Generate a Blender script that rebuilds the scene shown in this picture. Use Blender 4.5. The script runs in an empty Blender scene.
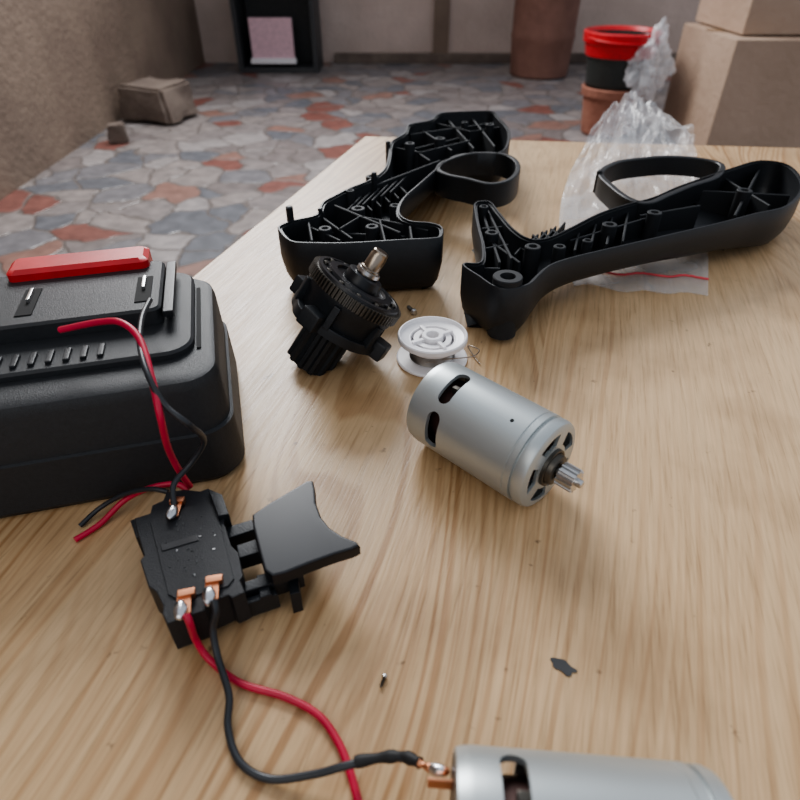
import bpy, bmesh, math, random
from mathutils import Vector, Matrix, noise
from mathutils.geometry import tessellate_polygon
random.seed(4)
PITCH=math.radians(38);S=math.sin(PITCH);C=math.cos(PITCH)
TZ=.55;H=.172
# survey of the table top: photo measurement -> metric point at height z over the table (or floor)
def T(px,py,z=0,base=H):
    u=(px-400)/600;v=(400-py)/600
    t=(base-z)/(S-C*v)
    return (u*t,(C+S*v)*t)
def T3(px,py,z=0):
    a=T(px,py,z);return Vector((a[0],a[1],TZ+z))
def F3(px,py,z=0):
    a=T(px,py,z,TZ+H);return Vector((a[0],a[1],z))

# ---------------------------------------------------------------- materials
def nm(name):
    m=bpy.data.materials.new(name);m.use_nodes=True
    nt=m.node_tree;b=nt.nodes['Principled BSDF'];return m,nt,b
def N(nt,t,**k):
    n=nt.nodes.new(t)
    for a,v in k.items():
        if a in n.inputs.keys(): n.inputs[a].default_value=v
        else: setattr(n,a,v)
    return n
def ramp(nt,stops,interp='LINEAR'):
    r=nt.nodes.new('ShaderNodeValToRGB');r.color_ramp.interpolation=interp
    e=r.color_ramp.elements
    while len(e)<len(stops): e.new(.5)
    for i,(p,c) in enumerate(stops):
        e[i].position=p;e[i].color=(*c,1) if len(c)==3 else c
    return r
def simple(name,col,rough=.5,metal=0,bump=0,scale=300,var=.15,coat=0):
    m,nt,b=nm(name)
    tc=N(nt,'ShaderNodeTexCoord')
    no=N(nt,'ShaderNodeTexNoise',Scale=scale*.3,Detail=4.)
    nt.links.new(tc.outputs['Object'],no.inputs['Vector'])
    r=ramp(nt,[(.3,[c*(1-var) for c in col]),(.7,[min(1,c*(1+var)) for c in col])])
    nt.links.new(no.outputs['Fac'],r.inputs['Fac']);nt.links.new(r.outputs['Color'],b.inputs['Base Color'])
    b.inputs['Roughness'].default_value=rough;b.inputs['Metallic'].default_value=metal
    b.inputs['Coat Weight'].default_value=coat
    if bump:
        n2=N(nt,'ShaderNodeTexNoise',Scale=float(scale),Detail=3.)
        nt.links.new(tc.outputs['Object'],n2.inputs['Vector'])
        bp=N(nt,'ShaderNodeBump',Strength=bump,Distance=.0005)
        nt.links.new(n2.outputs['Fac'],bp.inputs['Height']);nt.links.new(bp.outputs['Normal'],b.inputs['Normal'])
    return m
BLK=simple('black_plastic',(.012,.014,.017),.45,bump=.25,scale=1500)
BLKR=simple('black_plastic_ribs',(.012,.014,.017),.65)
BLK2=simple('black_plastic_gloss',(.010,.011,.014),.36)
BLKM=simple('black_plastic_matte',(.014,.015,.018),.52,bump=.4,scale=2500)
BATM=simple('battery_plastic',(.020,.022,.025),.5,bump=.4,scale=2500)
DARK=simple('painted_recess_shade',(.004,.004,.004),.8)  # near-black colour painted in for the shade inside recesses
GREY=simple('grey_plastic',(.05,.052,.055),.5)
ZINC=simple('zinc_plated_steel',(.48,.515,.52),.38,.6,var=.05,scale=60)
STEEL=simple('bright_steel',(.62,.62,.62),.28,1.)
DSTEEL=simple('dark_gear_steel',(.13,.12,.105),.42,.9)
BRONZE=simple('bronze',(.33,.28,.23),.28,1.)
COPPER=simple('copper',(.62,.29,.17),.4,1.)
SOLDER=simple('solder',(.62,.63,.65),.25,1.,bump=.5,scale=400)
REDP=simple('red_plastic',(.55,.02,.025),.4)
REDW=simple('red_silicone',(.50,.018,.055),.4)
BLKW=simple('black_silicone',(.025,.028,.033),.38)
WHITE=simple('white_plastic',(.86,.84,.85),.35,var=.03)
SHR=simple('heat_shrink',(.015,.015,.016),.6)
def wood():
    m,nt,b=nm('pine_wood')
    tc=N(nt,'ShaderNodeTexCoord')
    lk=nt.links.new
    sep=N(nt,'ShaderNodeSeparateXYZ');lk(tc.outputs['Object'],sep.inputs[0])
    mul=N(nt,'ShaderNodeMath',operation='MULTIPLY_ADD');mul.inputs[1].default_value=1/.135;mul.inputs[2].default_value=.36;lk(sep.outputs['X'],mul.inputs[0])
    fl=N(nt,'ShaderNodeMath',operation='FLOOR');lk(mul.outputs[0],fl.inputs[0])
    wn=N(nt,'ShaderNodeTexWhiteNoise',noise_dimensions='1D');lk(fl.outputs[0],wn.inputs['W'])
    off=N(nt,'ShaderNodeVectorMath',operation='SCALE');lk(wn.outputs['Color'],off.inputs[0]);off.inputs['Scale'].default_value=5.
    add=N(nt,'ShaderNodeVectorMath',operation='ADD');lk(tc.outputs['Object'],add.inputs[0]);lk(off.outputs[0],add.inputs[1])
    def nz(sx,sy,scale,det,rough=.5,dist=0.):
        mp=N(nt,'ShaderNodeMapping');mp.inputs['Scale'].default_value=(sx,sy,sx);lk(add.outputs[0],mp.inputs[0])
        n=N(nt,'ShaderNodeTexNoise',Scale=scale,Detail=det,Roughness=rough,Distortion=dist);lk(mp.outputs[0],n.inputs['Vector']);return n
    fine=nz(1,.04,750.,4.,.65)
    med=nz(1,.05,120.,3.,.6)
    broad=nz(1,.14,12.,3.)
    warp=nz(1,.20,7.,2.)
    ma=N(nt,'ShaderNodeMath',operation='MULTIPLY_ADD');lk(warp.outputs['Fac'],ma.inputs[0]);ma.inputs[1].default_value=.20;lk(sep.outputs['X'],ma.inputs[2])
    ma2=N(nt,'ShaderNodeMath',operation='MULTIPLY_ADD');lk(med.outputs['Fac'],ma2.inputs[0]);ma2.inputs[1].default_value=.003;lk(ma.outputs[0],ma2.inputs[2])
    rings=N(nt,'ShaderNodeTexNoise',noise_dimensions='1D',Scale=1.,Detail=1.);
    sc=N(nt,'ShaderNodeMath',operation='MULTIPLY');sc.inputs[1].default_value=300.;lk(ma2.outputs[0],sc.inputs[0]);lk(sc.outputs[0],rings.inputs['W'])
    rr1=ramp(nt,[(.42,(0,0,0)),(.70,(1,1,1))]);lk(rings.outputs['Fac'],rr1.inputs['Fac'])
    msk=ramp(nt,[(.36,(.15,)*3),(.62,(.9,)*3)]);lk(broad.outputs['Fac'],msk.inputs['Fac'])
    mm=N(nt,'ShaderNodeMath',operation='MULTIPLY');lk(rr1.outputs['Color'],mm.inputs[0]);lk(msk.outputs['Color'],mm.inputs[1])
    base=ramp(nt,[(.3,(.67,.485,.30)),(.7,(.56,.375,.205))]);lk(broad.outputs['Fac'],base.inputs['Fac'])
    mx=N(nt,'ShaderNodeMix',data_type='RGBA');lk(mm.outputs[0],mx.inputs[0]);lk(base.outputs['Color'],mx.inputs[6]);mx.inputs[7].default_value=(.36,.185,.075,1)
    r2=ramp(nt,[(.28,(.70,.65,.59)),(.45,(.93,.92,.90)),(.75,(1.07,1.06,1.05))]);lk(fine.outputs['Fac'],r2.inputs['Fac'])
    mx1=N(nt,'ShaderNodeMix',data_type='RGBA',blend_type='MULTIPLY');mx1.inputs[0].default_value=1
    lk(mx.outputs[2],mx1.inputs[6]);lk(r2.outputs['Color'],mx1.inputs[7])
    bt=ramp(nt,[(0,(.93,.92,.9)),(1,(1.05,1.04,1.03))]);lk(wn.outputs['Value'],bt.inputs['Fac'])
    mx2=N(nt,'ShaderNodeMix',data_type='RGBA',blend_type='MULTIPLY');mx2.inputs[0].default_value=1
    lk(mx1.outputs[2],mx2.inputs[6]);lk(bt.outputs['Color'],mx2.inputs[7])
    # grime specks and smudges worked into the boards
    g1=N(nt,'ShaderNodeTexNoise',Scale=120.,Detail=3.,Roughness=.6);lk(tc.outputs['Object'],g1.inputs['Vector'])
    gr=ramp(nt,[(.25,(.45,.42,.40)),(.32,(1,1,1))]);lk(g1.outputs['Fac'],gr.inputs['Fac'])
    g2=N(nt,'ShaderNodeTexNoise',Scale=18.,Detail=4.);lk(tc.outputs['Object'],g2.inputs['Vector'])
    gr2=ramp(nt,[(.3,(.80,.78,.76)),(.5,(1,1,1))]);lk(g2.outputs['Fac'],gr2.inputs['Fac'])
    mx3=N(nt,'ShaderNodeMix',data_type='RGBA',blend_type='MULTIPLY');mx3.inputs[0].default_value=1
    lk(mx2.outputs[2],mx3.inputs[6]);lk(gr.outputs['Color'],mx3.inputs[7])
    mx4=N(nt,'ShaderNodeMix',data_type='RGBA',blend_type='MULTIPLY');mx4.inputs[0].default_value=1
    lk(mx3.outputs[2],mx4.inputs[6]);lk(gr2.outputs['Color'],mx4.inputs[7])
    lk(mx4.outputs[2],b.inputs['Base Color'])
    rr=ramp(nt,[(.3,(.32,)*3),(.7,(.46,)*3)]);lk(fine.outputs['Fac'],rr.inputs['Fac']);lk(rr.outputs['Color'],b.inputs['Roughness'])
    bp=N(nt,'ShaderNodeBump',Strength=.3,Distance=.0005);lk(fine.outputs['Fac'],bp.inputs['Height']);lk(bp.outputs['Normal'],b.inputs['Normal'])
    return m
WOOD=wood()
def paving():
    m,nt,b=nm('crazy_paving_stone');lk=nt.links.new
    tc=N(nt,'ShaderNodeTexCoord')
    nz=N(nt,'ShaderNodeTexNoise',Scale=4.5,Detail=3.);lk(tc.outputs['Object'],nz.inputs['Vector'])
    sc=N(nt,'ShaderNodeVectorMath',operation='SCALE');sc.inputs['Scale'].default_value=.2;lk(nz.outputs['Color'],sc.inputs[0])
    ad=N(nt,'ShaderNodeVectorMath',operation='ADD');lk(tc.outputs['Object'],ad.inputs[0]);lk(sc.outputs[0],ad.inputs[1])
    v1=N(nt,'ShaderNodeTexVoronoi',Scale=7.4,feature='F1',voronoi_dimensions='2D');v2=N(nt,'ShaderNodeTexVoronoi',Scale=7.4,feature='DISTANCE_TO_EDGE',voronoi_dimensions='2D')
    lk(ad.outputs[0],v1.inputs['Vector']);lk(ad.outputs[0],v2.inputs['Vector'])
    sp=N(nt,'ShaderNodeSeparateColor');lk(v1.outputs['Color'],sp.inputs[0])
    cr=ramp(nt,[(0,(.19,.165,.16)),(.15,(.25,.22,.21)),(.3,(.17,.165,.175)),(.45,(.22,.195,.19)),(.62,(.29,.265,.26)),(.74,(.13,.135,.15)),(.85,(.20,.085,.07)),(.94,(.24,.14,.115))],'CONSTANT')
    lk(sp.outputs[0],cr.inputs['Fac'])
    n2=N(nt,'ShaderNodeTexNoise',Scale=22.,Detail=5.);lk(tc.outputs['Object'],n2.inputs['Vector'])
    r2=ramp(nt,[(.3,(.72,.72,.72)),(.7,(1.2,1.18,1.17))]);lk(n2.outputs['Fac'],r2.inputs['Fac'])
    mx=N(nt,'ShaderNodeMix',data_type='RGBA',blend_type='MULTIPLY');mx.inputs[0].default_value=1
    lk(cr.outputs['Color'],mx.inputs[6]);lk(r2.outputs['Color'],mx.inputs[7])
    er=ramp(nt,[(.02,(0,0,0)),(.06,(1,1,1))]);lk(v2.outputs['Distance'],er.inputs['Fac'])
    mx2=N(nt,'ShaderNodeMix',data_type='RGBA');mx2.inputs[6].default_value=(.15,.13,.12,1)
    lk(er.outputs['Color'],mx2.inputs[0]);lk(mx.outputs[2],mx2.inputs[7]);lk(mx2.outputs[2],b.inputs['Base Color'])
    b.inputs['Roughness'].default_value=.36
    bp=N(nt,'ShaderNodeBump',Strength=.5,Distance=.01);lk(er.outputs['Color'],bp.inputs['Height']);lk(bp.outputs['Normal'],b.inputs['Normal'])
    return m
PAVE=paving()
def rough_wall(name,c1,c2,s=2.5):
    m,nt,b=nm(name);lk=nt.links.new
    tc=N(nt,'ShaderNodeTexCoord');n1=N(nt,'ShaderNodeTexNoise',Scale=s,Detail=8.,Roughness=.6);lk(tc.outputs['Object'],n1.inputs['Vector'])
    r=ramp(nt,[(.32,c1),(.68,c2)]);lk(n1.outputs['Fac'],r.inputs['Fac']);lk(r.outputs['Color'],b.inputs['Base Color'])
    b.inputs['Roughness'].default_value=.85
    n2=N(nt,'ShaderNodeTexNoise',Scale=40.,Detail=6.);lk(tc.outputs['Object'],n2.inputs['Vector'])
    bp=N(nt,'ShaderNodeBump',Strength=.5,Distance=.01);lk(n2.outputs['Fac'],bp.inputs['Height']);lk(bp.outputs['Normal'],b.inputs['Normal'])
    return m
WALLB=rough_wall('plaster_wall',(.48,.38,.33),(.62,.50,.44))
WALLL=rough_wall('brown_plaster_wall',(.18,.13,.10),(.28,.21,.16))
CONC=rough_wall('rough_concrete',(.12,.09,.075),(.21,.165,.135),8)
CARD=rough_wall('cardboard',(.38,.27,.20),(.48,.355,.27),3)
TERRA=rough_wall('terracotta',(.27,.11,.075),(.35,.16,.11),9)
BARR=rough_wall('barrel_brown',(.17,.085,.065),(.25,.13,.10),6)
def film(name,lo,hi,tint=(.9,.92,.95),scale=30.):
    m,nt,b=nm(name);lk=nt.links.new
    out=nt.nodes['Material Output']
    tr=N(nt,'ShaderNodeBsdfTransparent');tr.inputs[0].default_value=(.97,.97,.97,1)
    b.inputs['Base Color'].default_value=(*tint,1);b.inputs['Roughness'].default_value=.16
    tc=N(nt,'ShaderNodeTexCoord');n=N(nt,'ShaderNodeTexNoise',Scale=scale,Detail=5.);lk(tc.outputs['Object'],n.inputs['Vector'])
    fr=N(nt,'ShaderNodeLayerWeight',Blend=.35)
    r=ramp(nt,[(.42,(lo,)*3),(.72,(hi,)*3)]);lk(n.outputs['Fac'],r.inputs['Fac'])
    a=N(nt,'ShaderNodeMath',operation='MULTIPLY_ADD');lk(fr.outputs['Facing'],a.inputs[0]);a.inputs[1].default_value=.36;lk(r.outputs['Color'],a.inputs[2])
    mx=N(nt,'ShaderNodeMixShader');lk(a.outputs[0],mx.inputs[0]);lk(tr.outputs[0],mx.inputs[1]);lk(b.outputs[0],mx.inputs[2]);lk(mx.outputs[0],out.inputs['Surface'])
    return m
FILM=film('clear_plastic_film',.05,.24);FILM2=film('milky_plastic_film',.35,.7)

# ---------------------------------------------------------------- mesh tools
def link(o,parent=None):
    bpy.context.collection.objects.link(o)
    if parent: o.parent=parent
    return o
def empty(name,loc=(0,0,0),M=None):
    o=bpy.data.objects.new(name,None);o.empty_display_size=.02
    link(o);o.matrix_world=M if M else Matrix.Translation(loc)
    return o
def from_bm(name,bm,mat,parent=None,smooth=True,angle=35):
    bmesh.ops.recalc_face_normals(bm,faces=bm.faces)
    me=bpy.data.meshes.new(name);bm.to_mesh(me);bm.free()
    me.materials.append(mat)
    if smooth:
        for p in me.polygons:p.use_smooth=True
        me.set_sharp_from_angle(angle=math.radians(angle))
    return link(bpy.data.objects.new(name,me),parent)
def wnorm(o):
    md=o.modifiers.new('wn','WEIGHTED_NORMAL');md.keep_sharp=True;md.weight=100
    return o
def mesh(name,v,f,mat,parent=None,smooth=True,angle=35):
    bm=bmesh.new();vs=[bm.verts.new(p) for p in v]
    for q in f:
        try:bm.faces.new([vs[i] for i in q])
        except ValueError:pass
    return from_bm(name,bm,mat,parent,smooth,angle)
def box(name,size,loc,mat,parent=None,rz=0,bev=.0006,R=None):
    bm=bmesh.new();bmesh.ops.create_cube(bm,size=1)
    bmesh.ops.scale(bm,vec=size,verts=bm.verts)
    if bev:bmesh.ops.bevel(bm,geom=bm.edges[:],offset=bev,segments=2,affect='EDGES',profile=.5)
    M=Matrix.Translation(loc)@(R if R else Matrix.Rotation(rz,4,'Z'))
    bmesh.ops.transform(bm,matrix=M,verts=bm.verts)
    return wnorm(from_bm(name,bm,mat,parent))
def lathe(name,prof,mat,parent=None,n=64,M=None,angle=35):
    v=[];f=[]
    for r,z in prof:
        for i in range(n):
            a=2*math.pi*i/n;v.append(Vector((r*math.cos(a),r*math.sin(a),z)))
    for j in range(len(prof)-1):
        for i in range(n):
            k=(i+1)%n;f.append((j*n+i,j*n+k,(j+1)*n+k,(j+1)*n+i))
    if prof[0][0]>1e-6 and not(abs(prof[0][0]-prof[-1][0])<1e-7 and abs(prof[0][1]-prof[-1][1])<1e-7):
        f.append(tuple(range(n))[::-1]);f.append(tuple((len(prof)-1)*n+i for i in range(n)))
    if M:v=[M@p for p in v]
    bm=bmesh.new();vs=[bm.verts.new(p) for p in v]
    for q in f:
        try:bm.faces.new([vs[i] for i in q])
        except ValueError:pass
    bmesh.ops.remove_doubles(bm,verts=bm.verts,dist=1e-6)
    return from_bm(name,bm,mat,parent,True,angle)
def prism(name,poly,z0,z1,mat,parent=None,bev=0,M=None):
    bm=bmesh.new()
    a=[bm.verts.new((x,y,z0)) for x,y in poly];b=[bm.verts.new((x,y,z1)) for x,y in poly]
    n=len(poly)
    bm.faces.new(a);top=bm.faces.new(b)
    for i in range(n):bm.faces.new((a[i],a[(i+1)%n],b[(i+1)%n],b[i]))
    bmesh.ops.recalc_face_normals(bm,faces=bm.faces)
    if bev:bmesh.ops.bevel(bm,geom=[e for e in bm.edges if e in top.edges[:] ],offset=bev,segments=2,affect='EDGES',profile=.5)
    if M:bmesh.ops.transform(bm,matrix=M,verts=bm.verts)
    return wnorm(from_bm(name,bm,mat,parent,True,30))
def gearpoly(r,t,n,duty=.5):
    p=[]
    for i in range(n):
        a=2*math.pi*i/n;d=2*math.pi/n
        for q,rr in ((0,r),(.15,r+t),(.45,r+t),(.6,r)):
            p.append((rr*math.cos(a+q*d),rr*math.sin(a+q*d)))
    return p
def crom(pts,per=6,closed=False):
    pts=[Vector(p) for p in pts];n=len(pts);out=[]
    segs=n if closed else n-1
    for i in range(segs):
        g=lambda k: pts[k%n] if closed else pts[max(0,min(n-1,k))]
        p0,p1,p2,p3=g(i-1),g(i),g(i+1),g(i+2)
        for k in range(per):
            t=k/per
            out.append(.5*((2*p1)+(-p0+p2)*t+(2*p0-5*p1+4*p2-p3)*t*t+(-p0+3*p1-3*p2+p3)*t**3))
    if not closed:out.append(pts[-1])
    return out
def tube(name,pts,r,mat,parent=None,per=8,n=14,smoothpath=True,rf=None):
    path=crom(pts,per) if smoothpath else [Vector(p) for p in pts]
    v=[];f=[];m=len(path);prev=None
    for i,p in enumerate(path):
        t=(path[min(i+1,m-1)]-path[max(i-1,0)]).normalized()
        if prev is None:
            a=t.orthogonal().normalized()
        else:
            a=(prev-t*prev.dot(t)).normalized()
        prev=a;b=t.cross(a)
        rr=r if rf is None else r*rf(i/(m-1))
        for k in range(n):
            q=2*math.pi*k/n;v.append(p+a*math.cos(q)*rr+b*math.sin(q)*rr)
    for j in range(m-1):
        for i in range(n):
            k=(i+1)%n;f.append((j*n+i,j*n+k,(j+1)*n+k,(j+1)*n+i))
    f.append(tuple(range(n)));f.append(tuple((m-1)*n+i for i in range(n)))
    return mesh(name,v,f,mat,parent,True,50)
def ribbon(name,pts,w,z0,z1,mat,parent=None,closed=False,per=5,smoothpath=True):
    path=crom([(x,y,0) for x,y in pts],per,closed) if smoothpath else [Vector((x,y,0)) for x,y in pts]
    m=len(path);v=[];f=[]
    for i,p in enumerate(path):
        if closed:t=(path[(i+1)%m]-path[i-1])
        else:t=(path[min(i+1,m-1)]-path[max(i-1,0)])
        t.normalize();nn=Vector((-t.y,t.x,0))*w/2
        e=min(.0006,w*.25)
        for q,z in ((nn,z0),(nn,z1-e),(nn*(1-2*e/w),z1),(-nn*(1-2*e/w),z1),(-nn,z1-e),(-nn,z0)):
            v.append((p.x+q.x,p.y+q.y,z))
    K=6
    for i in range(m if closed else m-1):
        j=(i+1)%m
        for k in range(K):
            l=(k+1)%K;f.append((i*K+k,i*K+l,j*K+l,j*K+k))
    if not closed:f+= [tuple(range(K)),tuple((m-1)*K+q for q in range(K-1,-1,-1))]
    return mesh(name,v,f,mat,parent,True,40)
def boolean(o,cutters):
    for c in cutters:
        md=o.modifiers.new('b','BOOLEAN');md.operation='DIFFERENCE';md.object=c;md.solver='EXACT'
    dg=bpy.context.evaluated_depsgraph_get();dg.update()
    me=bpy.data.meshes.new_from_object(o.evaluated_get(dg))
    o.modifiers.clear();o.data=me
    for p in me.polygons:p.use_smooth=True
    me.set_sharp_from_angle(angle=math.radians(35))
    for c in cutters:bpy.data.objects.remove(c)
def half_shell(name,ctrl,zr,w,mat,parent,per=4):
    """open clam-shell half: ctrl = (x,y,depth) of the parting-line outline, rim at height zr"""
    path=crom([(a,b,c) for a,b,c in ctrl],per,True)
    area=sum(path[i].x*path[(i+1)%len(path)].y-path[(i+1)%len(path)].x*path[i].y for i in range(len(path)))
    if area<0:path.reverse()
    m=len(path)
    nrm=[]
    for i in range(m):
        t=path[(i+1)%m]-path[i-1];t.z=0;t.normalize();nrm.append(Vector((-t.y,t.x,0)))
    for _ in range(2):nrm=[(nrm[i-1]+nrm[i]*2+nrm[(i+1)%m]).normalized() for i in range(m)]
    rings=[]
    def ring(ins,fz):
        rings.append([Vector((p.x,p.y,0))+nrm[i]*ins(p.z)+Vector((0,0,TZ+fz(p.z))) for i,p in enumerate(path)])
    ring(lambda d:w+.32*d,lambda d:zr-d+w)
    ring(lambda d:w+.12*d,lambda d:zr-d*.88+w)
    ring(lambda d:w+.02*d,lambda d:zr-d*.6)
    ring(lambda d:w,lambda d:zr-.0012)
    ring(lambda d:w*.5,lambda d:zr-.0012)
    ring(lambda d:w*.5,lambda d:zr)
    ring(lambda d:.0004,lambda d:zr)
    ring(lambda d:0,lambda d:zr-.0005)
    ring(lambda d:0,lambda d:zr-d*.5)
    ring(lambda d:.05*d,lambda d:zr-d*.75)
    ring(lambda d:.14*d,lambda d:zr-d*.91)
    ring(lambda d:.32*d,lambda d:zr-d)
    v=[p for r in rings for p in r];f=[]
    for j in range(len(rings)-1):
        for i in range(m):
            k=(i+1)%m;f.append((j*m+i,j*m+k,(j+1)*m+k,(j+1)*m+i))
    for j in (0,len(rings)-1):
        tri=tessellate_polygon([[Vector((p.x,p.y,0)) for p in rings[j]]])
        f+=[tuple(j*m+q for q in t) for t in tri]
    return mesh(name,v,f,mat,parent,True,50)

# ---------------------------------------------------------------- room
box('floor',(7,8,.1),(.8,1.7,-.05),PAVE,bev=0)
box('wall_back',(7,.2,2.6),(.8,4.85,1.3),WALLB,bev=0)
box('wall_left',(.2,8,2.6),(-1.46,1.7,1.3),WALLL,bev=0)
box('baseboard_back',(4.6,.05,.06),(1.85,4.725,.03),CONC,bev=.005)
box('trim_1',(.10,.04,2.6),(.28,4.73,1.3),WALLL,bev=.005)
cb=empty('storage_crate',(-.78,4.5,0))
for nme,sz,lc in (('side_left',(.03,.3,.5),(-.24,0,.25)),('side_right',(.03,.3,.5),(.24,0,.25)),('bottom',(.45,.3,.03),(0,0,.015)),('top',(.51,.3,.03),(0,0,.51)),('back',(.45,.02,.47),(0,.14,.26))):
    box(nme,sz,lc,GREY,cb,bev=.003)
box('pink_board',(.27,.03,.22),(-.03,-.1,.19),simple('pink_paint',(.74,.50,.55),.6),cb,bev=.003)
box('white_edge',(.29,.05,.03),(-.03,-.11,.065),WHITE,cb,bev=.003)

def rock(name,loc,size,mat,seed,rz=0,sub=4,amp=.12):
    bm=bmesh.new();bmesh.ops.create_cube(bm,size=1)
    bmesh.ops.bevel(bm,geom=bm.edges[:],offset=.07,segments=2,affect='EDGES')
    bmesh.ops.subdivide_edges(bm,edges=bm.edges[:],cuts=3,use_grid_fill=True)
    for v in bm.verts:
        d=noise.noise(v.co*1.8+Vector((seed,0,0)))*amp+noise.noise(v.co*6+Vector((seed,5,0)))*amp*.3
        v.co+=v.co.normalized()*d
        v.co.x*=1-.15*(v.co.z+.5)
    bmesh.ops.scale(bm,vec=size,verts=bm.verts)
    zmin=min(v.co.z for v in bm.verts)
    bmesh.ops.transform(bm,matrix=Matrix.Translation(Vector(loc)-Vector((0,0,zmin)))@Matrix.Rotation(rz,4,'Z'),verts=bm.verts)
    return from_bm(name,bm,mat,None,True,50)
p=F3(155,122);rock('concrete_block',(p.x+.01,p.y+.07,0),(.29,.24,.15),CONC,3,-.35)
p=F3(117,144);rock('loose_stone',(p.x,p.y+.03,0),(.075,.07,.07),CONC,8,.3)

p=F3(543,80)
lathe('plastic_barrel',[(.001,0),(.17,0),(.18,.01),(.19,.2),(.195,.22),(.19,.24),(.195,.55),(.20,.57),(.20,.60),(.19,.60),(.185,.57),(.175,.03),(.001,.02)],BARR,None,48,Matrix.Translation((p.x,p.y+.17,0)))
p=F3(610,139);px,py=p.x,p.y+.1
lathe('terracotta_pot',[(.001,0),(.095,0),(.105,.01),(.12,.16),(.13,.16),(.133,.19),(.125,.195),(.118,.19),(.112,.16),(.09,.02),(.001,.02)],TERRA,None,48,Matrix.Translation((px,py,0)))
bk=empty('red_bucket',(px,py,.196))
lathe('bucket_body',[(.001,0),(.115,0),(.12,.01),(.137,.19),(.132,.19),(.113,.015),(.001,.012)],simple('dark_green_plastic',(.03,.035,.032),.4),bk,48)
lathe('bucket_red_band',[(.134,.115),(.141,.115),(.150,.16),(.158,.165),(.160,.20),(.153,.205),(.145,.195),(.138,.175)],REDP,bk,48)
tube('bucket_handle',[(.155*math.cos(a),.155*math.sin(a)*.98-.012,.185+.012*math.sin(a)) for a in [math.pi*(1+i/10) for i in range(11)]],.004,REDP,bk)
def crumple(name,loc,size,mat,seed,amp=.25,parent=None):
    bm=bmesh.new();bmesh.ops.create_icosphere(bm,subdivisions=5,radius=.5)
    for v in bm.verts:
        c=v.co.copy();d=noise.turbulence(c*3+Vector((seed,0,0)),4,True)*amp
        v.co+=c.normalized()*(d-amp*.5)
        v.co.x*=1-.35*v.co.z
    bmesh.ops.scale(bm,vec=size,verts=bm.verts)
    bmesh.ops.transform(bm,matrix=Matrix.Translation(loc),verts=bm.verts)
    return from_bm(name,bm,mat,parent)
crumple('hanging_polythene_bag',(.09,-.14,.10),(.16,.09,.25),FILM2,2,.35,bk)
cx=empty('cardboard_box',(1.52,2.70,0))
box('lower_carton',(.66,.5,.42),(0,0,.21),CARD,cx,bev=.004)
box('tape',(.66,.06,.002),(0,0,.4215),simple('parcel_tape',(.30,.2,.12),.3),cx,bev=0)
c2=empty('cardboard_box.001',(1.54,2.75,.425))
box('carton',(.6,.44,.32),(0,0,.16),CARD,c2,bev=.004)
box('flap',(.6,.2,.006),(0,-.12,.325),CARD,c2,bev=.001)

# ---------------------------------------------------------------- table
A=Vector((*T(365,136),0));B=Vector((*T(200,270),0));Cc=Vector((*T(590,142),0))
ld=(B-A).normalized()
bd=(Cc-A).normalized()
far_l=A;far_r=A+bd*.62;near_l=A+ld*.98;near_r=far_r+ld*.98
ang=math.atan2(-ld.y,-ld.x)-math.pi/2
tb=empty('wooden_table',M=Matrix.Translation((A.x,A.y,TZ))@Matrix.Rotation(ang,4,'Z'))
inv=tb.matrix_world.inverted()
q=[inv@Vector((p.x,p.y,TZ)) for p in (far_l,far_r,near_r,near_l)]
prism('table_top',[(p.x,p.y) for p in q][::-1],-.022,0,WOOD,tb,bev=.0015)
cen=sum((p for p in q),Vector())/4
ins=[cen+(p-cen)*.90 for p in q]
for i,p in enumerate(ins):
    box('leg_%d'%(i+1),(.04,.04,TZ-.022),(p.x,p.y,-.022-(TZ-.022)/2),WOOD,tb,bev=.002)
    n=ins[(i+1)%4];d=n-p
    box('apron_%d'%(i+1),(d.length-.04,.018,.06),((p.x+n.x)/2,(p.y+n.y)/2,-.052),WOOD,tb,rz=math.atan2(d.y,d.x),bev=.001)

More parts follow.
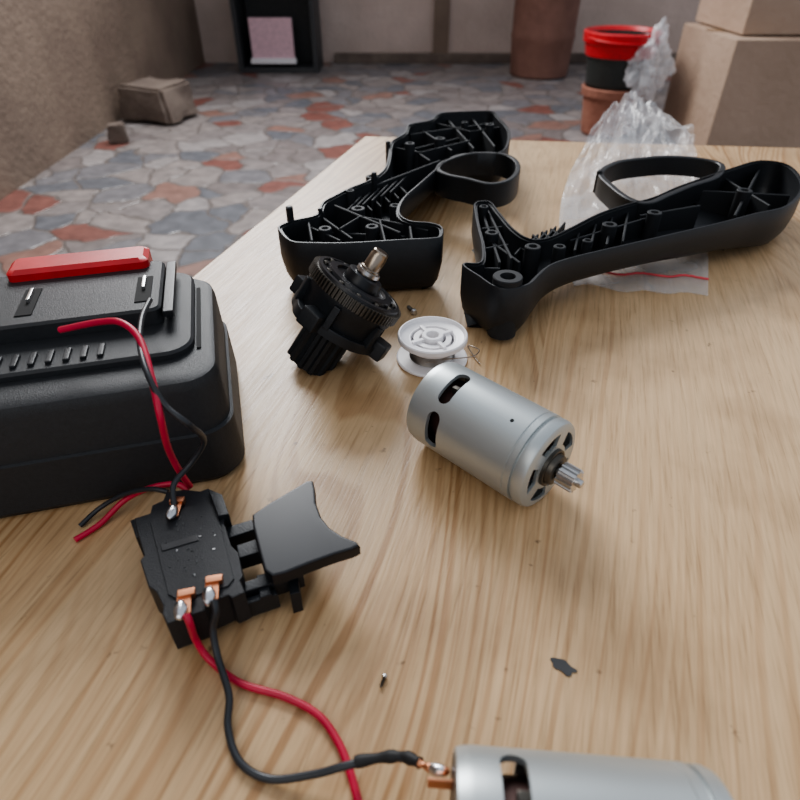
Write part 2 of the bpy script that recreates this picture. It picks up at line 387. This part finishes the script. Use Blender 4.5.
# ---------------------------------------------------------------- motors
def motor(name,a,b,roll,angles,tl=.008,sx=.0142):
    a=Vector(a);b=Vector(b);x=(b-a).normalized();z=Vector((0,0,1));y=z.cross(x).normalized();z=x.cross(y)
    M=Matrix((( x.x,y.x,z.x,a.x),(x.y,y.y,z.y,a.y),(x.z,y.z,z.z,a.z),(0,0,0,1)))@Matrix.Rotation(roll,4,'X')
    e=empty(name,M=M)
    X=Matrix.Rotation(math.pi/2,4,'Y')
    R=.018;Lc=.057
    can=lathe('can',[(.0165,.0006),(.0174,.001),(R-.0002,.0028),(R,.0045),(R,Lc-.0090),(R-.0003,Lc-.0088),(R-.0003,Lc-.0082),(R,Lc-.0080),(R,Lc-.0060),(R-.0010,Lc-.0058),(R-.0010,Lc-.0048),(R-.0002,Lc-.0046),(R-.0002,Lc-.0022),(R-.0008,Lc-.0008),(R-.0022,Lc),(.0075,Lc),(.0072,Lc-.0012),(R-.0024,Lc-.0012),(R-.0018,Lc-.002),(R-.0018,.0006),(.0165,.0006)],ZINC,e,96,X)
    cut=[]
    for an in angles:
        M2=Matrix.Rotation(an,4,'X')@Matrix.Translation((sx,0,R))
        pts=[]
        for k in range(24):
            t=2*math.pi*k/24;pts.append((.0029*math.cos(t),.0029*math.sin(t)+(.0052 if math.sin(t)>=0 else -.0052)))
        cut.append(prism('c',pts,-.006,.006,DARK,None,M=M2))
    cut.append(lathe('c',[(.0008,-.003),(.0008,.003)],DARK,None,12,Matrix.Rotation(.35,4,'X')@Matrix.Translation((.042,0,R))))
    for k in range(5):
        a0=2*math.pi*k/5+.5;pts=[]
        for j in range(9):pts.append((.0092*math.cos(a0+j*.085),.0092*math.sin(a0+j*.085)))
        for j in range(8,-1,-1):pts.append((.0143*math.cos(a0+j*.105-.08),.0143*math.sin(a0+j*.105-.08)))
        cut.append(prism('c',pts,Lc-.006,Lc+.003,DARK,None,M=X))
    for k in range(2):
        a0=math.pi*k+.15
        cut.append(lathe('c',[(.0012,Lc-.006),(.0012,Lc+.003)],DARK,None,16,X@Matrix.Translation((.0098*math.cos(a0),.0098*math.sin(a0),0))))
    for c in cut:
        c.modifiers.clear();c.parent=e
    bpy.context.view_layer.update()
    boolean(can,cut)
    lathe('rear_cap',[(.001,-.0010),(.0045,-.0010),(.0048,.0004),(.0155,.0006),(.0160,.002),(.0160,.0085),(.001,.009)],BLK2,e,64,X)
    lathe('rear_bearing',[(.001,-.0035),(.0045,-.003),(.005,-.0015),(.005,.0000)],STEEL,e,32,X)
    for s in (-1,1):box('terminal_%d'%(1 if s<0 else 2),(tl,.0006,.0045),(-tl/2+.001,s*.0105,0),COPPER,e,bev=.0001)
    lathe('armature',[(.001,.009),(.0125,.009),(.0130,.016),(.0130,.040),(.011,.046),(.0105,.051),(.001,.052)],simple('copper_winding',(.07,.035,.03),.5,.5),e,40,X)
    for k in range(2):
        box('brush_holder_%d'%(k+1),(.003,.0022,.003),(.0145,.013*(-1 if k else 1)*.3,.0145),DSTEEL,e,bev=.0004)
    lathe('boss',[(.0075,Lc-.001),(.0074,Lc+.0012),(.0068,Lc+.0014),(.0062,Lc+.0010),(.0058,Lc+.003),(.0052,Lc+.0034),(.003,Lc+.0034),(.0028,Lc+.0025),(.001,Lc+.0025)],DSTEEL,e,48,X)
    lathe('shaft',[(.001,Lc),(.0016,Lc),(.0016,Lc+.0128),(.0012,Lc+.0132),(.001,Lc+.0132)],STEEL,e,24,X)
    prism('pinion_gear',gearpoly(.0036,.0010,14),Lc+.0045,Lc+.0110,STEEL,e,M=X,bev=.0002)
    return e
a=T(432,399,.018);b=T(548,466,.018)
a=Vector((*a,TZ+.0183));b=Vector((*b,TZ+.0183));d=(b-a).normalized()
motor('electric_motor',b-d*.056,b+d*.001,0,[.30,1.45,-1.5,3.0],tl=.0022)
a=Vector((.0105,.0435,TZ+.0183));b=Vector((.063,.0395,TZ+.0183))
motor('electric_motor.001',a,b,0,[-.32,1.2,-1.9,3.0],tl=.006,sx=.0128)

# ---------------------------------------------------------------- gearbox
ax=Vector((.56,.18,.81)).normalized()
xx=Vector((.83,-.1,-.57));xx=(xx-ax*xx.dot(ax)).normalized();yy=ax.cross(xx)
o=T3(352,297,.034)
g=empty('drill_gearbox',M=Matrix(((xx.x,yy.x,ax.x,o.x),(xx.y,yy.y,ax.y,o.y),(xx.z,yy.z,ax.z,o.z),(0,0,0,1))))
prism('motor_socket',gearpoly(.0108,.0014,12),-.041,-.014,BLK,g,bev=.0004)
lathe('socket_bore_shade',[(.0085,-.0411),(.0085,-.0412),(.001,-.0412)],DARK,g,32)  # flat dark disc on the solid end, painted shade of a bore
fl=[]
for k in range(72):
    t=2*math.pi*k/72;r=.0235+.0035*max(0,math.cos(3*t+.6))**2
    fl.append((r*math.cos(t),r*math.sin(t)))
prism('mount_flange',fl,-.0165,-.0115,BLK,g,bev=.0008)
lathe('gear_case',[(.001,-.014),(.0195,-.014),(.0205,-.013),(.0215,-.004),(.0225,-.002),(.0225,.001),(.001,.001)],BLK,g,64)
for k in range(6):
    t=math.pi/3*k+.3
    box('case_rib_%d'%(k+1),(.006,.0035,.012),(.0212*math.cos(t),.0212*math.sin(t),-.007),BLK,g,rz=t)
for k,t in enumerate((-.35,1.2,2.6,4.2)):
    box('lug_%d'%(k+1),(.009,.010,.009),(.0245*math.cos(t),.0245*math.sin(t),-.0125),BLK,g,rz=t,bev=.0012)
prism('ring_gear',gearpoly(.0232,.0011,72),.001,.0062,DSTEEL,g,bev=.0002)
lathe('clutch_ring',[(.0225,.006),(.0222,.0075),(.0205,.0078),(.020,.0068),(.0175,.0068),(.017,.0085),(.0135,.0088),(.013,.0075),(.0095,.0075),(.0088,.0125),(.0075,.013),(.001,.013)],BLK2,g,64)
for k in range(12):
    t=math.pi/6*k
    lathe('ball_%d'%(k+1),[(.0003,.0083),(.0012,.0079),(.0014,.007),(.0014,.006)],DSTEEL,g,12,Matrix.Translation((.0188*math.cos(t),.0188*math.sin(t),0)))
lathe('output_shaft',[(.001,.012),(.0050,.012),(.0050,.0165),(.0042,.017),(.0042,.0235),(.0039,.024),(.0039,.0255),(.0034,.0262),(.001,.0262)],BRONZE,g,32)
lathe('shaft_collar',[(.0051,.0135),(.0060,.0138),(.0060,.0155),(.0051,.0158)],STEEL,g,32)

# ---------------------------------------------------------------- spool
o=Vector((*T(432,352,.004),TZ))
sp=empty('solder_wire_spool',M=Matrix.Translation(o))
r=.0174
lathe('lower_flange',[(.004,0),(r,0),(r+.0006,.0006),(r+.0006,.0014),(r,.0019),(.0075,.0019),(.004,.0019),(.004,0)],WHITE,sp,64)
TIN=simple('tin_wire',(.42,.40,.38),.3,.9)
lathe('wire_winding',[(.007,.0019)]+[(.0110+(.0005 if i%2 else 0),.0021+i*.00042) for i in range(15)]+[(.007,.0085)],TIN,sp,64)
lathe('core',[(.0068,.0015),(.0095,.0019),(.0095,.0125),(.0068,.0125),(.0068,.0015)],WHITE,sp,48)
lathe('upper_flange',[(.0108,.0118),(r-.0005,.0118),(r,.0123),(r,.0144),(r-.0005,.0150),(r-.0010,.0150),(r-.0018,.0134),(.0128,.0126),(.0118,.0126),(.0108,.0120),(.0108,.0118)],WHITE,sp,64)
lathe('hub_ring',[(.0030,.002),(.0054,.002),(.0054,.0140),(.0050,.0145),(.0034,.0145),(.0030,.0140),(.0030,.002)],WHITE,sp,40)
lathe('recess_floor',[(.0050,.0076),(.0118,.0076),(.0118,.0126),(.0112,.0126),(.0112,.0082),(.0050,.0082),(.0050,.0076)],WHITE,sp,48)
for k in range(4):
    t=math.pi/2*k+.5
    box('spoke_%d'%(k+1),(.0064,.0020,.005),(.0084*math.cos(t),.0084*math.sin(t),.0112),WHITE,sp,rz=t,bev=.0003)
wl=[(.0113*math.cos(t),.0113*math.sin(t),.005+.0006*i) for i,t in enumerate([-1.9,-1.5,-1.1])]+[(.014,-.012,.0085),(.020,-.009,.0075),(.0235,-.002,.006),(.0225,.004,.004),(.019,.008,.0025),(.0215,.001,.001),(.024,-.006,.0008)]
tube('loose_wire_end',wl,.0003,simple('tin_wire2',(.35,.30,.26),.3,.9),sp,n=8)

# ---------------------------------------------------------------- drill housing halves
def keep(o,e):
    o.parent=e;o.matrix_parent_inverse=e.matrix_world.inverted()
def shell_obj(name,ctrl,zr,w,ribs,bosses,bands,pegs=()):
    pts=[(*T(x,y,zr),d) for x,y,d in ctrl]
    c=sum((Vector((p[0],p[1],0)) for p in pts),Vector())/len(pts)
    e=empty(name,(c.x,c.y,TZ));bpy.context.view_layer.update()
    o=half_shell('shell',pts,zr,w,BLK,None);keep(o,e)
    i=0
    for path,z0,z1,ww in ribs:
        i+=1
        o=ribbon('rib_%d'%i,[T(x,y,z1) for x,y in path],ww,TZ+z0,TZ+z1,BLKR,None,smoothpath=False);keep(o,e)
    for k,(x,y,r0,z0,z1) in enumerate(bosses):
        c=T(x,y,z1)
        o=lathe('screw_boss_%d'%(k+1),[(r0*.5,z0),(r0,z0),(r0,z1-.0004),(r0-.0004,z1),(r0*.5+.0002,z1),(r0*.5,z1-.0004),(r0*.5,z0)],BLKR,None,24,Matrix.Translation((*c,TZ)));keep(o,e)
    for k,(path,z0,z1,ww) in enumerate(bands):
        o=ribbon('band_%d'%(k+1),[T(x,y,z1) for x,y in path],ww,TZ+z0,TZ+z1,BLK,None,closed=True);keep(o,e)
    for k,(x,y,r0,z0,z1) in enumerate(pegs):
        c=T(x,y,z1)
        o=lathe('peg_%d'%(k+1),[(.0003,z0),(r0,z0),(r0,z1-.0006),(r0*.6,z1),(.0003,z1)],BLK,None,16,Matrix.Translation((*c,TZ)));keep(o,e)
    return e
zl=.036
ctrl=[(278,229,.035),(281,224,.033),(296,219,.03),(316,214,.026),(322,202,.024),(334,195,.022),(350,187,.02),(370,179,.02),(384,168,.022),(388,155,.028),(391,141,.034),(404,133,.034),(409,124,.035),(430,120,.035),(440,113,.035),(468,111,.035),(492,111,.035),(500,118,.034),(510,130,.032),(508,146,.03),(498,153,.026),(484,153,.024),(462,154,.022),(447,160,.02),(436,170,.019),(420,184,.019),(405,198,.02),(400,212,.024),(410,220,.03),(430,222,.034),(442,226,.036),(443,234,.036),(436,238,.036),(400,240,.036),(350,243,.036),(315,243,.036),(290,241,.036)]
ribs=[]
for i in range(6):
    x=345+i*9
    ribs.append(([(x,212-i*4),(x+16,196-i*4)],.012,.030,.0012))
    ribs.append(([(x,196-i*4),(x+18,214-i*4)],.012,.028,.0012))
ribs+=[([(300,222),(340,240)],.003,.032,.0015),([(318,214),(352,238)],.003,.032,.0015),([(335,205),(400,232)],.003,.033,.0018),([(292,230),(405,236)],.003,.028,.0015),
 ([(402,142),(430,160)],.004,.030,.0016),([(420,128),(452,150)],.004,.030,.0016),([(446,117),(474,148)],.004,.030,.0016),([(470,115),(495,146)],.004,.030,.0016),([(398,152),(500,128)],.004,.026,.0016),
 ([(410,134),(496,122)],.004,.03,.0016),([(372,186),(440,160)],.014,.032,.0016),([(430,121),(470,131),(505,126)],.004,.031,.0014),([(395,147),(420,152),(445,146),(470,140)],.004,.031,.0014),
 ([(340,228),(360,216),(395,222),(428,230)],.003,.033,.0014),([(308,219),(312,240)],.003,.034,.0014),([(380,220),(385,240)],.003,.034,.0014),([(410,226),(412,239)],.003,.034,.0014)]
bosses=[(372,176,.0045,.01,.036),(410,143,.004,.004,.037),(490,124,.004,.004,.036),(440,138,.0045,.004,.034),(358,208,.0045,.014,.034),(372,226,.004,.004,.036),(325,228,.004,.004,.034),(465,122,.003,.004,.034),(350,190,.003,.01,.036),(395,205,.0035,.01,.034)]
bandsL=[([(446,160),(470,153),(500,153),(515,159),(518,169),(509,179),(490,183),(468,178),(448,174),(438,168)],.019,.036,.0036)]
pegs=[(289,206,.0022,.0,.044),(374,172,.002,.01,.041),(388,141,.002,.01,.040),(320,208,.0015,.01,.038)]
shell_obj('drill_housing_shell',ctrl,zl,.0024,ribs,bosses,bandsL,pegs)
zr=.034
ctrl=[(474,212,.033),(475,202,.033),(490,201,.033),(500,212,.031),(514,228,.027),(530,238,.022),(548,237,.02),(572,226,.018),(598,213,.018),(625,204,.018),(652,197,.018),(675,187,.02),(700,178,.022),(730,168,.026),(760,160,.03),(790,165,.032),(805,185,.032),(790,205,.03),(755,214,.026),(725,222,.022),(700,228,.021),(670,235,.019),(640,242,.018),(605,250,.018),(572,258,.019),(552,265,.023),(540,275,.029),(530,284,.033),(510,289,.034),(493,286,.034),(478,276,.034),(463,266,.034),(465,262,.034),(480,261,.032),(481,245,.033),(477,228,.033)]
ribs=[]
for i in range(5):
    x=515+i*9
    ribs.append(([(x,254-i*4),(x+14,238-i*4)],.012,.028,.0012))
    ribs.append(([(x,240-i*3),(x+16,256-i*4)],.012,.028,.0012))
for i in range(4):
    x=575+i*16
    ribs.append(([(x,250-i*3),(x+6,222-i*5)],.014,.029,.0014))
ribs+=[([(570,240),(645,218)],.014,.029,.0014),([(484,215),(500,262)],.003,.03,.0015),([(490,240),(520,262)],.003,.03,.0015),([(486,206),(512,258)],.003,.031,.0015),
 ([(482,228),(505,226)],.003,.03,.0014),([(484,248),(508,244)],.003,.03,.0014),([(470,267),(500,268)],.003,.03,.0014),
 ([(640,215),(700,205)],.014,.030,.0016),([(700,190),(790,195)],.004,.028,.0016),([(720,175),(770,205)],.004,.028,.0016),([(760,168),(735,215)],.004,.028,.0016)]
bosses=[(508,276,.0075,.004,.037),(533,246,.0045,.01,.034),(610,224,.0045,.014,.034),(655,212,.0045,.014,.034),(492,232,.004,.004,.034),(484,206,.003,.004,.035),(745,190,.005,.004,.034),(588,240,.003,.014,.032),(560,246,.0035,.012,.034)]
bandsR=[([(601,172),(616,162),(640,158),(668,156),(700,158),(722,164),(716,176),(690,185),(668,194),(648,202),(630,198),(613,186)],.020,.034,.0042)]
shell_obj('drill_housing_shell.001',ctrl,zr,.0024,ribs,bosses,bandsR,[(600,170,.002,.02,.036)])

# ---------------------------------------------------------------- battery pack
c0=Vector((*T(248,477),TZ))
yaw=math.radians(15)
W,Dp=.118,.092
bat=empty('drill_battery_pack',M=Matrix.Translation(c0)@Matrix.Rotation(yaw,4,'Z'))
def rrect(x0,y0,x1,y1,r,n=8):
    p=[]
    for cx_,cy_,a0 in ((x1-r,y1-r,0),(x0+r,y1-r,90),(x0+r,y0+r,180),(x1-r,y0+r,270)):
        for i in range(n+1):
            t=math.radians(a0+90*i/n);p.append((cx_+r*math.cos(t),cy_+r*math.sin(t)))
    return p
def stack(name,levels,mat,parent):
    v=[];f=[];n=None
    for (x0,y0,x1,y1,r,z) in levels:
        ps=rrect(x0,y0,x1,y1,r);n=len(ps);v+=[(a,b,z) for a,b in ps]
    for j in range(len(levels)-1):
        for i in range(n):
            k=(i+1)%n;f.append((j*n+i,j*n+k,(j+1)*n+k,(j+1)*n+i))
    f.append(tuple(range(n))[::-1]);f.append(tuple((len(levels)-1)*n+i for i in range(n)))
    return wnorm(mesh(name,v,f,mat,parent,True,35))
stack('case',[(-W+.002,.002,-.002,Dp-.002,.012,0),(-W,0,0,Dp,.013,.003),(-W+.001,.001,-.001,Dp-.001,.013,.024),(-W+.0022,.0022,-.0022,Dp-.002,.013,.0245),(-W+.003,.004,-.003,Dp-.002,.013,.042),(-W+.004,.006,-.004,Dp-.003,.012,.0455),(-W+.007,.010,-.007,Dp-.004,.011,.047)],BATM,bat)
stack('inner_deck',[(-W+.012,.020,-.011,Dp-.003,.01,.046),(-W+.012,.020,-.011,Dp-.003,.01,.0490),(-W+.013,.021,-.012,Dp-.004,.009,.050)],BATM,bat)
stack('rail_block',[(-W+.020,.042,-.022,Dp-.004,.004,.048),(-W+.020,.042,-.022,Dp-.004,.004,.056),(-W+.021,.043,-.023,Dp-.005,.003,.057)],BATM,bat)
for s,x in ((1,-.0195),(2,-W+.0175)):
    box('rail_%d'%s,(.004,.046,.003),(x,.064,.0545),BLK,bat,bev=.0005)
for k,x in enumerate((-.029,-.072,-.090)):
    box('contact_slot_shade_%d'%(k+1),(.006,.022,.0004),(x,.060,.0572),DARK,bat,bev=0)  # thin dark plate on the uncut block, slot shade put into its colour
    box('contact_%d'%(k+1),(.0012,.010,.0022),(x,.064,.0578),STEEL,bat,bev=.0002)
for k in range(9):
    box('vent_rib_%d'%(k+1),(.0022,.008,.0016),(-W+.028+k*.0058,.0275,.0504),BLK,bat,bev=.0004)
stack('release_button',[(-W+.034,Dp-.012,-.028,Dp+.004,.003,.040),(-W+.034,Dp-.012,-.028,Dp+.004,.003,.060),(-W+.036,Dp-.010,-.030,Dp+.002,.002,.0615)],REDP,bat)
box('side_groove_shade_1',(.0006,.05,.0012),(-.0012,.045,.020),DARK,bat,bev=0)  # dark strip as painted groove shade, nothing is cut into the case
box('top_groove_shade',(.0016,.05,.0006),(-.0095,.05,.0473),DARK,bat,bev=0)  # dark strip laid on the top, its colour painting the shade of a groove

# ---------------------------------------------------------------- trigger switch
zt=.0175
poly=[T(x,y,zt) for x,y in [(134,518),(150,513),(152,505),(163,500),(166,492),(184,489),(200,491),(208,488),(222,494),(227,512),(224,522),(231,545),(238,552),(243,575),(240,580),(245,592),(232,598),(228,595),(207,604),(205,610),(167,624),(162,614),(163,606),(156,592),(148,586),(140,560),(144,555),(137,532)]]
cc=sum((Vector((*p,0)) for p in poly),Vector())/len(poly)
sw=empty('trigger_switch',(cc.x,cc.y,TZ))
loc=lambda x,y,z:Vector((*T(x,y,z),z))-Vector((cc.x,cc.y,0))
P2=lambda pts,z:[(loc(x,y,z).x,loc(x,y,z).y) for x,y in pts]
prism('switch_body',[(p[0]-cc.x,p[1]-cc.y) for p in poly][::-1],.004,zt,BLKM,sw,bev=.0005)
prism('switch_base',P2([(150,522),(210,500),(236,585),(172,612)],.006)[::-1],0,.006,BLKM,sw,bev=.0005)
prism('cover_plate',P2([(150,522),(165,512),(205,502),(216,508),(234,578),(228,586),(178,600),(168,594)],zt+.0005)[::-1],zt-.001,zt+.0005,BLKM,sw,bev=.0002)
prism('cover_slot',P2([(160,545),(196,535),(199,540),(162,551)],zt+.0008)[::-1],zt-.001,zt+.0008,BLK2,sw,bev=.0001)
prism('side_clip_1',P2([(208,490),(222,494),(229,514),(218,516)],zt+.002)[::-1],.004,zt+.002,BLK,sw,bev=.0004)
prism('side_clip_2',P2([(130,520),(142,516),(148,535),(136,538)],zt-.002)[::-1],.004,zt-.002,BLK,sw,bev=.0004)
random.seed(3)
for k in range(34):
    x=165+random.random()*50;y=515+random.random()*65
    l=loc(x,y,zt+.0006);box('relief_mark_%d'%(k+1),(.0003+random.random()*.0009,.0003,.0002),l,STEEL if k%7==0 else GREY,sw,rz=random.choice((.25,-1.3)),bev=0)
def terminal(nme,x,y,rz):
    l=loc(x,y,zt)
    box(nme+'_tab',(.0042,.0078,.0008),l+Vector((0,.0008,.0012)),COPPER,sw,rz=rz,bev=.0003)
    box(nme+'_base',(.0050,.0024,.0024),l+Vector((0,.0038,.0012)),COPPER,sw,rz=rz,bev=.0003)
    bm=bmesh.new();bmesh.ops.create_icosphere(bm,subdivisions=3,radius=1)
    for v in bm.verts:v.co*=1+.15*noise.noise(v.co*2+Vector((x,0,0)))
    bmesh.ops.scale(bm,vec=(.0019,.0033,.0016),verts=bm.verts)
    bmesh.ops.transform(bm,matrix=Matrix.Translation(l+Vector((0,-.002,.0022)))@Matrix.Rotation(rz,4,'Z'),verts=bm.verts)
    from_bm(nme+'_solder',bm,SOLDER,sw)
terminal('terminal_battery',175,512,.05);terminal('terminal_motor_red',184,608,.25);terminal('terminal_motor_black',212,594,.2)
prism('guide_rail_1',P2([(222,528),(252,519),(256,529),(226,539)],.014)[::-1],.006,.014,BLK,sw,bev=.0004)
prism('guide_rail_2',P2([(240,583),(300,563),(303,573),(242,593)],.012)[::-1],.005,.012,BLK,sw,bev=.0004)
prism('guide_rail_3',P2([(244,598),(275,588),(278,594),(248,604)],.010)[::-1],.003,.010,BLK,sw,bev=.0004)
prism('guide_web',P2([(256,575),(268,572),(272,594),(260,598)],.011)[::-1],.003,.011,BLK,sw,bev=.0004)
prism('plunger',P2([(236,545),(262,537),(265,550),(239,558)],.014)[::-1],.008,.014,BLK,sw,bev=.0004)
prism('end_peg',P2([(287,578),(298,575),(300,592),(290,595)],.010)[::-1],.0,.010,BLK,sw,bev=.0004)
tp=[(252,514),(268,503),(290,490),(307,480),(313,480),(315,488),(316,502),(321,516),(330,527),(342,535),(357,541),(360,545),(352,549),(335,554),(310,563),(285,573),(272,576),(264,570),(258,548),(253,528)]
prism('trigger_paddle',P2(tp,.019)[::-1],.0145,.019,BLK2,sw,bev=.0010)
tp2=[(262,522),(298,498),(303,508),(308,525),(312,530),(292,540),(275,548),(268,544)]
prism('trigger_core',P2(tp2,.0147)[::-1],.008,.0147,BLK,sw,bev=.0)

# ---------------------------------------------------------------- wires
def W3(l):return [T3(x,y,z) for x,y,z in l]
tube('red_wire',W3([(186,614,.0205),(190,624,.018),(196,640,.008),(210,660,.002),(240,683,.0014),(285,697,.0013),(318,715,.0013),(338,742,.0013),(350,772,.0013),(360,808,.0013),(372,850,.0015),(400,900,.003)])+[Vector((.0095,.0335,TZ+.012))],.0011,REDW)
bw=tube('black_wire',W3([(214,600,.0205),(216,612,.018),(213,630,.012),(218,658,.0065),(229,695,.0045),(228,728,.002),(240,762,.0015),(270,779,.0015),(315,774,.004),(345,766,.0065),(385,757,.0085),(415,760,.012)]),.00105,BLKW)
o=tube('tape_wrap',W3([(355,762,.0068),(385,757,.0086),(405,757,.0105),(420,763,.0125)]),.0014,SHR,None,rf=lambda t:1+.15*math.sin(t*19));o.parent=bw
o=tube('stripped_copper',W3([(417,762,.0122),(430,768,.0135),(441,771,.0145),(449,771,.015)]),.0009,COPPER,None,rf=lambda t:1.+.25*math.sin(t*25));o.parent=bw
o=tube('solder_joint',W3([(428,767,.0132),(437,770,.014),(447,771,.015)]),.0015,SOLDER,None,rf=lambda t:.5+.5*math.sin(t*3.1));o.parent=bw
tube('red_wire.001',W3([(60,330,.060),(100,322,.064),(122,323,.066),(140,340,.064),(152,380,.059),(160,415,.053),(168,448,.036),(180,472,.022),(190,486,.012)]),.0012,REDW)
tube('black_wire.001',W3([(150,300,.0615),(142,318,.063),(140,345,.063),(148,375,.061),(165,405,.055),(188,424,.050),(204,440,.036),(192,462,.027),(174,484,.023),(174,505,.0195)]),.0010,BLKW)
tube('red_wire.002',W3([(75,540,.0015),(100,524,.0015),(125,500,.006),(150,488,.011),(175,484,.012),(188,490,.011)]),.0011,REDW)
tube('black_wire.002',W3([(80,526,.0012),(100,508,.004),(125,494,.009),(150,489,.0135),(168,492,.0135)]),.0009,BLKW)

# ---------------------------------------------------------------- zip bag
def zipbag():
    e=empty('zip_lock_bag',(0,0,0))
    bl=T3(574,286,.001);br=T3(708,296,.001);tr=T3(690,136,.02);tl=T3(602,130,.02)
    n=120;v=[];f=[]
    for lay in (0,1):
        for j in range(n+1):
            for i in range(n+1):
                u=i/n;w=j/n
                p=(bl*(1-u)+br*u)*(1-w)+(tl*(1-u)+tr*u)*w
                p=p.copy()
                p.x+=-.022*math.sin(w*math.pi)*(1-u)+.006*math.sin(w*math.pi)*u
                p.y+=.06*math.sin(math.pi*u)*w*w+.006*noise.noise(Vector((u*4,w*2,0)))
                q=Vector((u*3.2,w*4,lay*3.1))
                g=max(0,(w-.35)/.65)
                d=abs(noise.noise(q*1.0))*.022*(.04+g)+(.5-abs(noise.noise(q*2.3+Vector((3,1,0)))))*.014*(.02+g)+abs(noise.noise(q*6))*.0035*(.2+g)+.012*g*lay*math.sin(math.pi*u)
                p.z=TZ+.0005+lay*.0005+d+(p.z-TZ)*g*.9
                v.append(p)
    m=(n+1)*(n+1)
    for lay in (0,1):
        for j in range(n):
            for i in range(n):
                a=lay*m+j*(n+1)+i;f.append((a,a+1,a+n+2,a+n+1))
    o=mesh('film',v,f,FILM,None,True,180);o.parent=e
    z=[]
    for i in range(0,n+1,3):
        z.append(v[m+9*(n+1)+i]+Vector((0,0,.0006)))
    o=tube('red_zip_line',z,.0007,simple('red_zip',(.75,.08,.1),.4),None,per=2,n=8);o.parent=e
zipbag()

# ---------------------------------------------------------------- screws and debris
def screw(name,x,y,rz,s=1.):
    p=T3(x,y,.0017*s)
    e=empty(name,M=Matrix.Translation(p)@Matrix.Rotation(rz,4,'Z')@Matrix.Rotation(math.pi/2,4,'X')@Matrix.Scale(s,4))
    lathe('head',[(.0003,.0022),(.0013,.002),(.0017,.001),(.0017,.0004),(.0008,0),(.0003,0)],STEEL,e,20)
    prof=[(.0003,-.006),(.0005,-.0055)]
    for k in range(9):prof+= [(.0006,-.0052+k*.0006),(.001,-.0049+k*.0006)]
    prof.append((.0008,.0004));lathe('thread',prof,DSTEEL,e,16)
screw('small_screw',413,311,.5,1.1);screw('small_screw.001',384,678,2.8,.5)
p=T3(563,667,.0)
pl=[(.0036*math.cos(t)*(1+.12*math.sin(3*t)+.10*math.sin(7*t)),.0021*math.sin(t)*(1+.2*math.cos(2*t+1)+.15*math.sin(5*t))) for t in [2*math.pi*i/60 for i in range(60)]]
prism('burnt_flake',pl,.0001,.0003,simple('burnt_resin',(.06,.06,.062),.3),None,M=Matrix.Translation(p)@Matrix.Rotation(-.5,4,'Z'))

# ---------------------------------------------------------------- light
w=bpy.data.worlds.new('world');bpy.context.scene.world=w;w.use_nodes=True
w.node_tree.nodes['Background'].inputs[0].default_value=(.84,.90,1,1);w.node_tree.nodes['Background'].inputs[1].default_value=.64
def area(name,loc,target,size,en,col):
    l=bpy.data.lights.new(name,'AREA');l.energy=en;l.size=size;l.color=col
    o=bpy.data.objects.new(name,l);link(o);o.location=loc
    o.rotation_euler=(Vector(target)-Vector(loc)).to_track_quat('-Z','Y').to_euler()
area('daylight_opening',(-.7,3.0,2.3),(.1,.3,.55),1.3,105,(.98,.99,1))
area('rear_area_light',(-1.0,-1.2,2.0),(0,.3,.55),1.4,10,(1,.96,.9))  # weak warm area lamp, unseen, behind the camera on the left

cam=bpy.data.cameras.new('camera');co=bpy.data.objects.new('camera',cam);link(co)
co.location=(0,0,TZ+H);co.rotation_euler=(math.pi/2-PITCH,0,0)
cam.lens=27;cam.sensor_width=36;cam.clip_start=.01
cam.dof.use_dof=True;cam.dof.focus_distance=.27;cam.dof.aperture_fstop=14
bpy.context.scene.camera=co
bpy.context.scene.view_settings.look='AgX - Medium High Contrast'
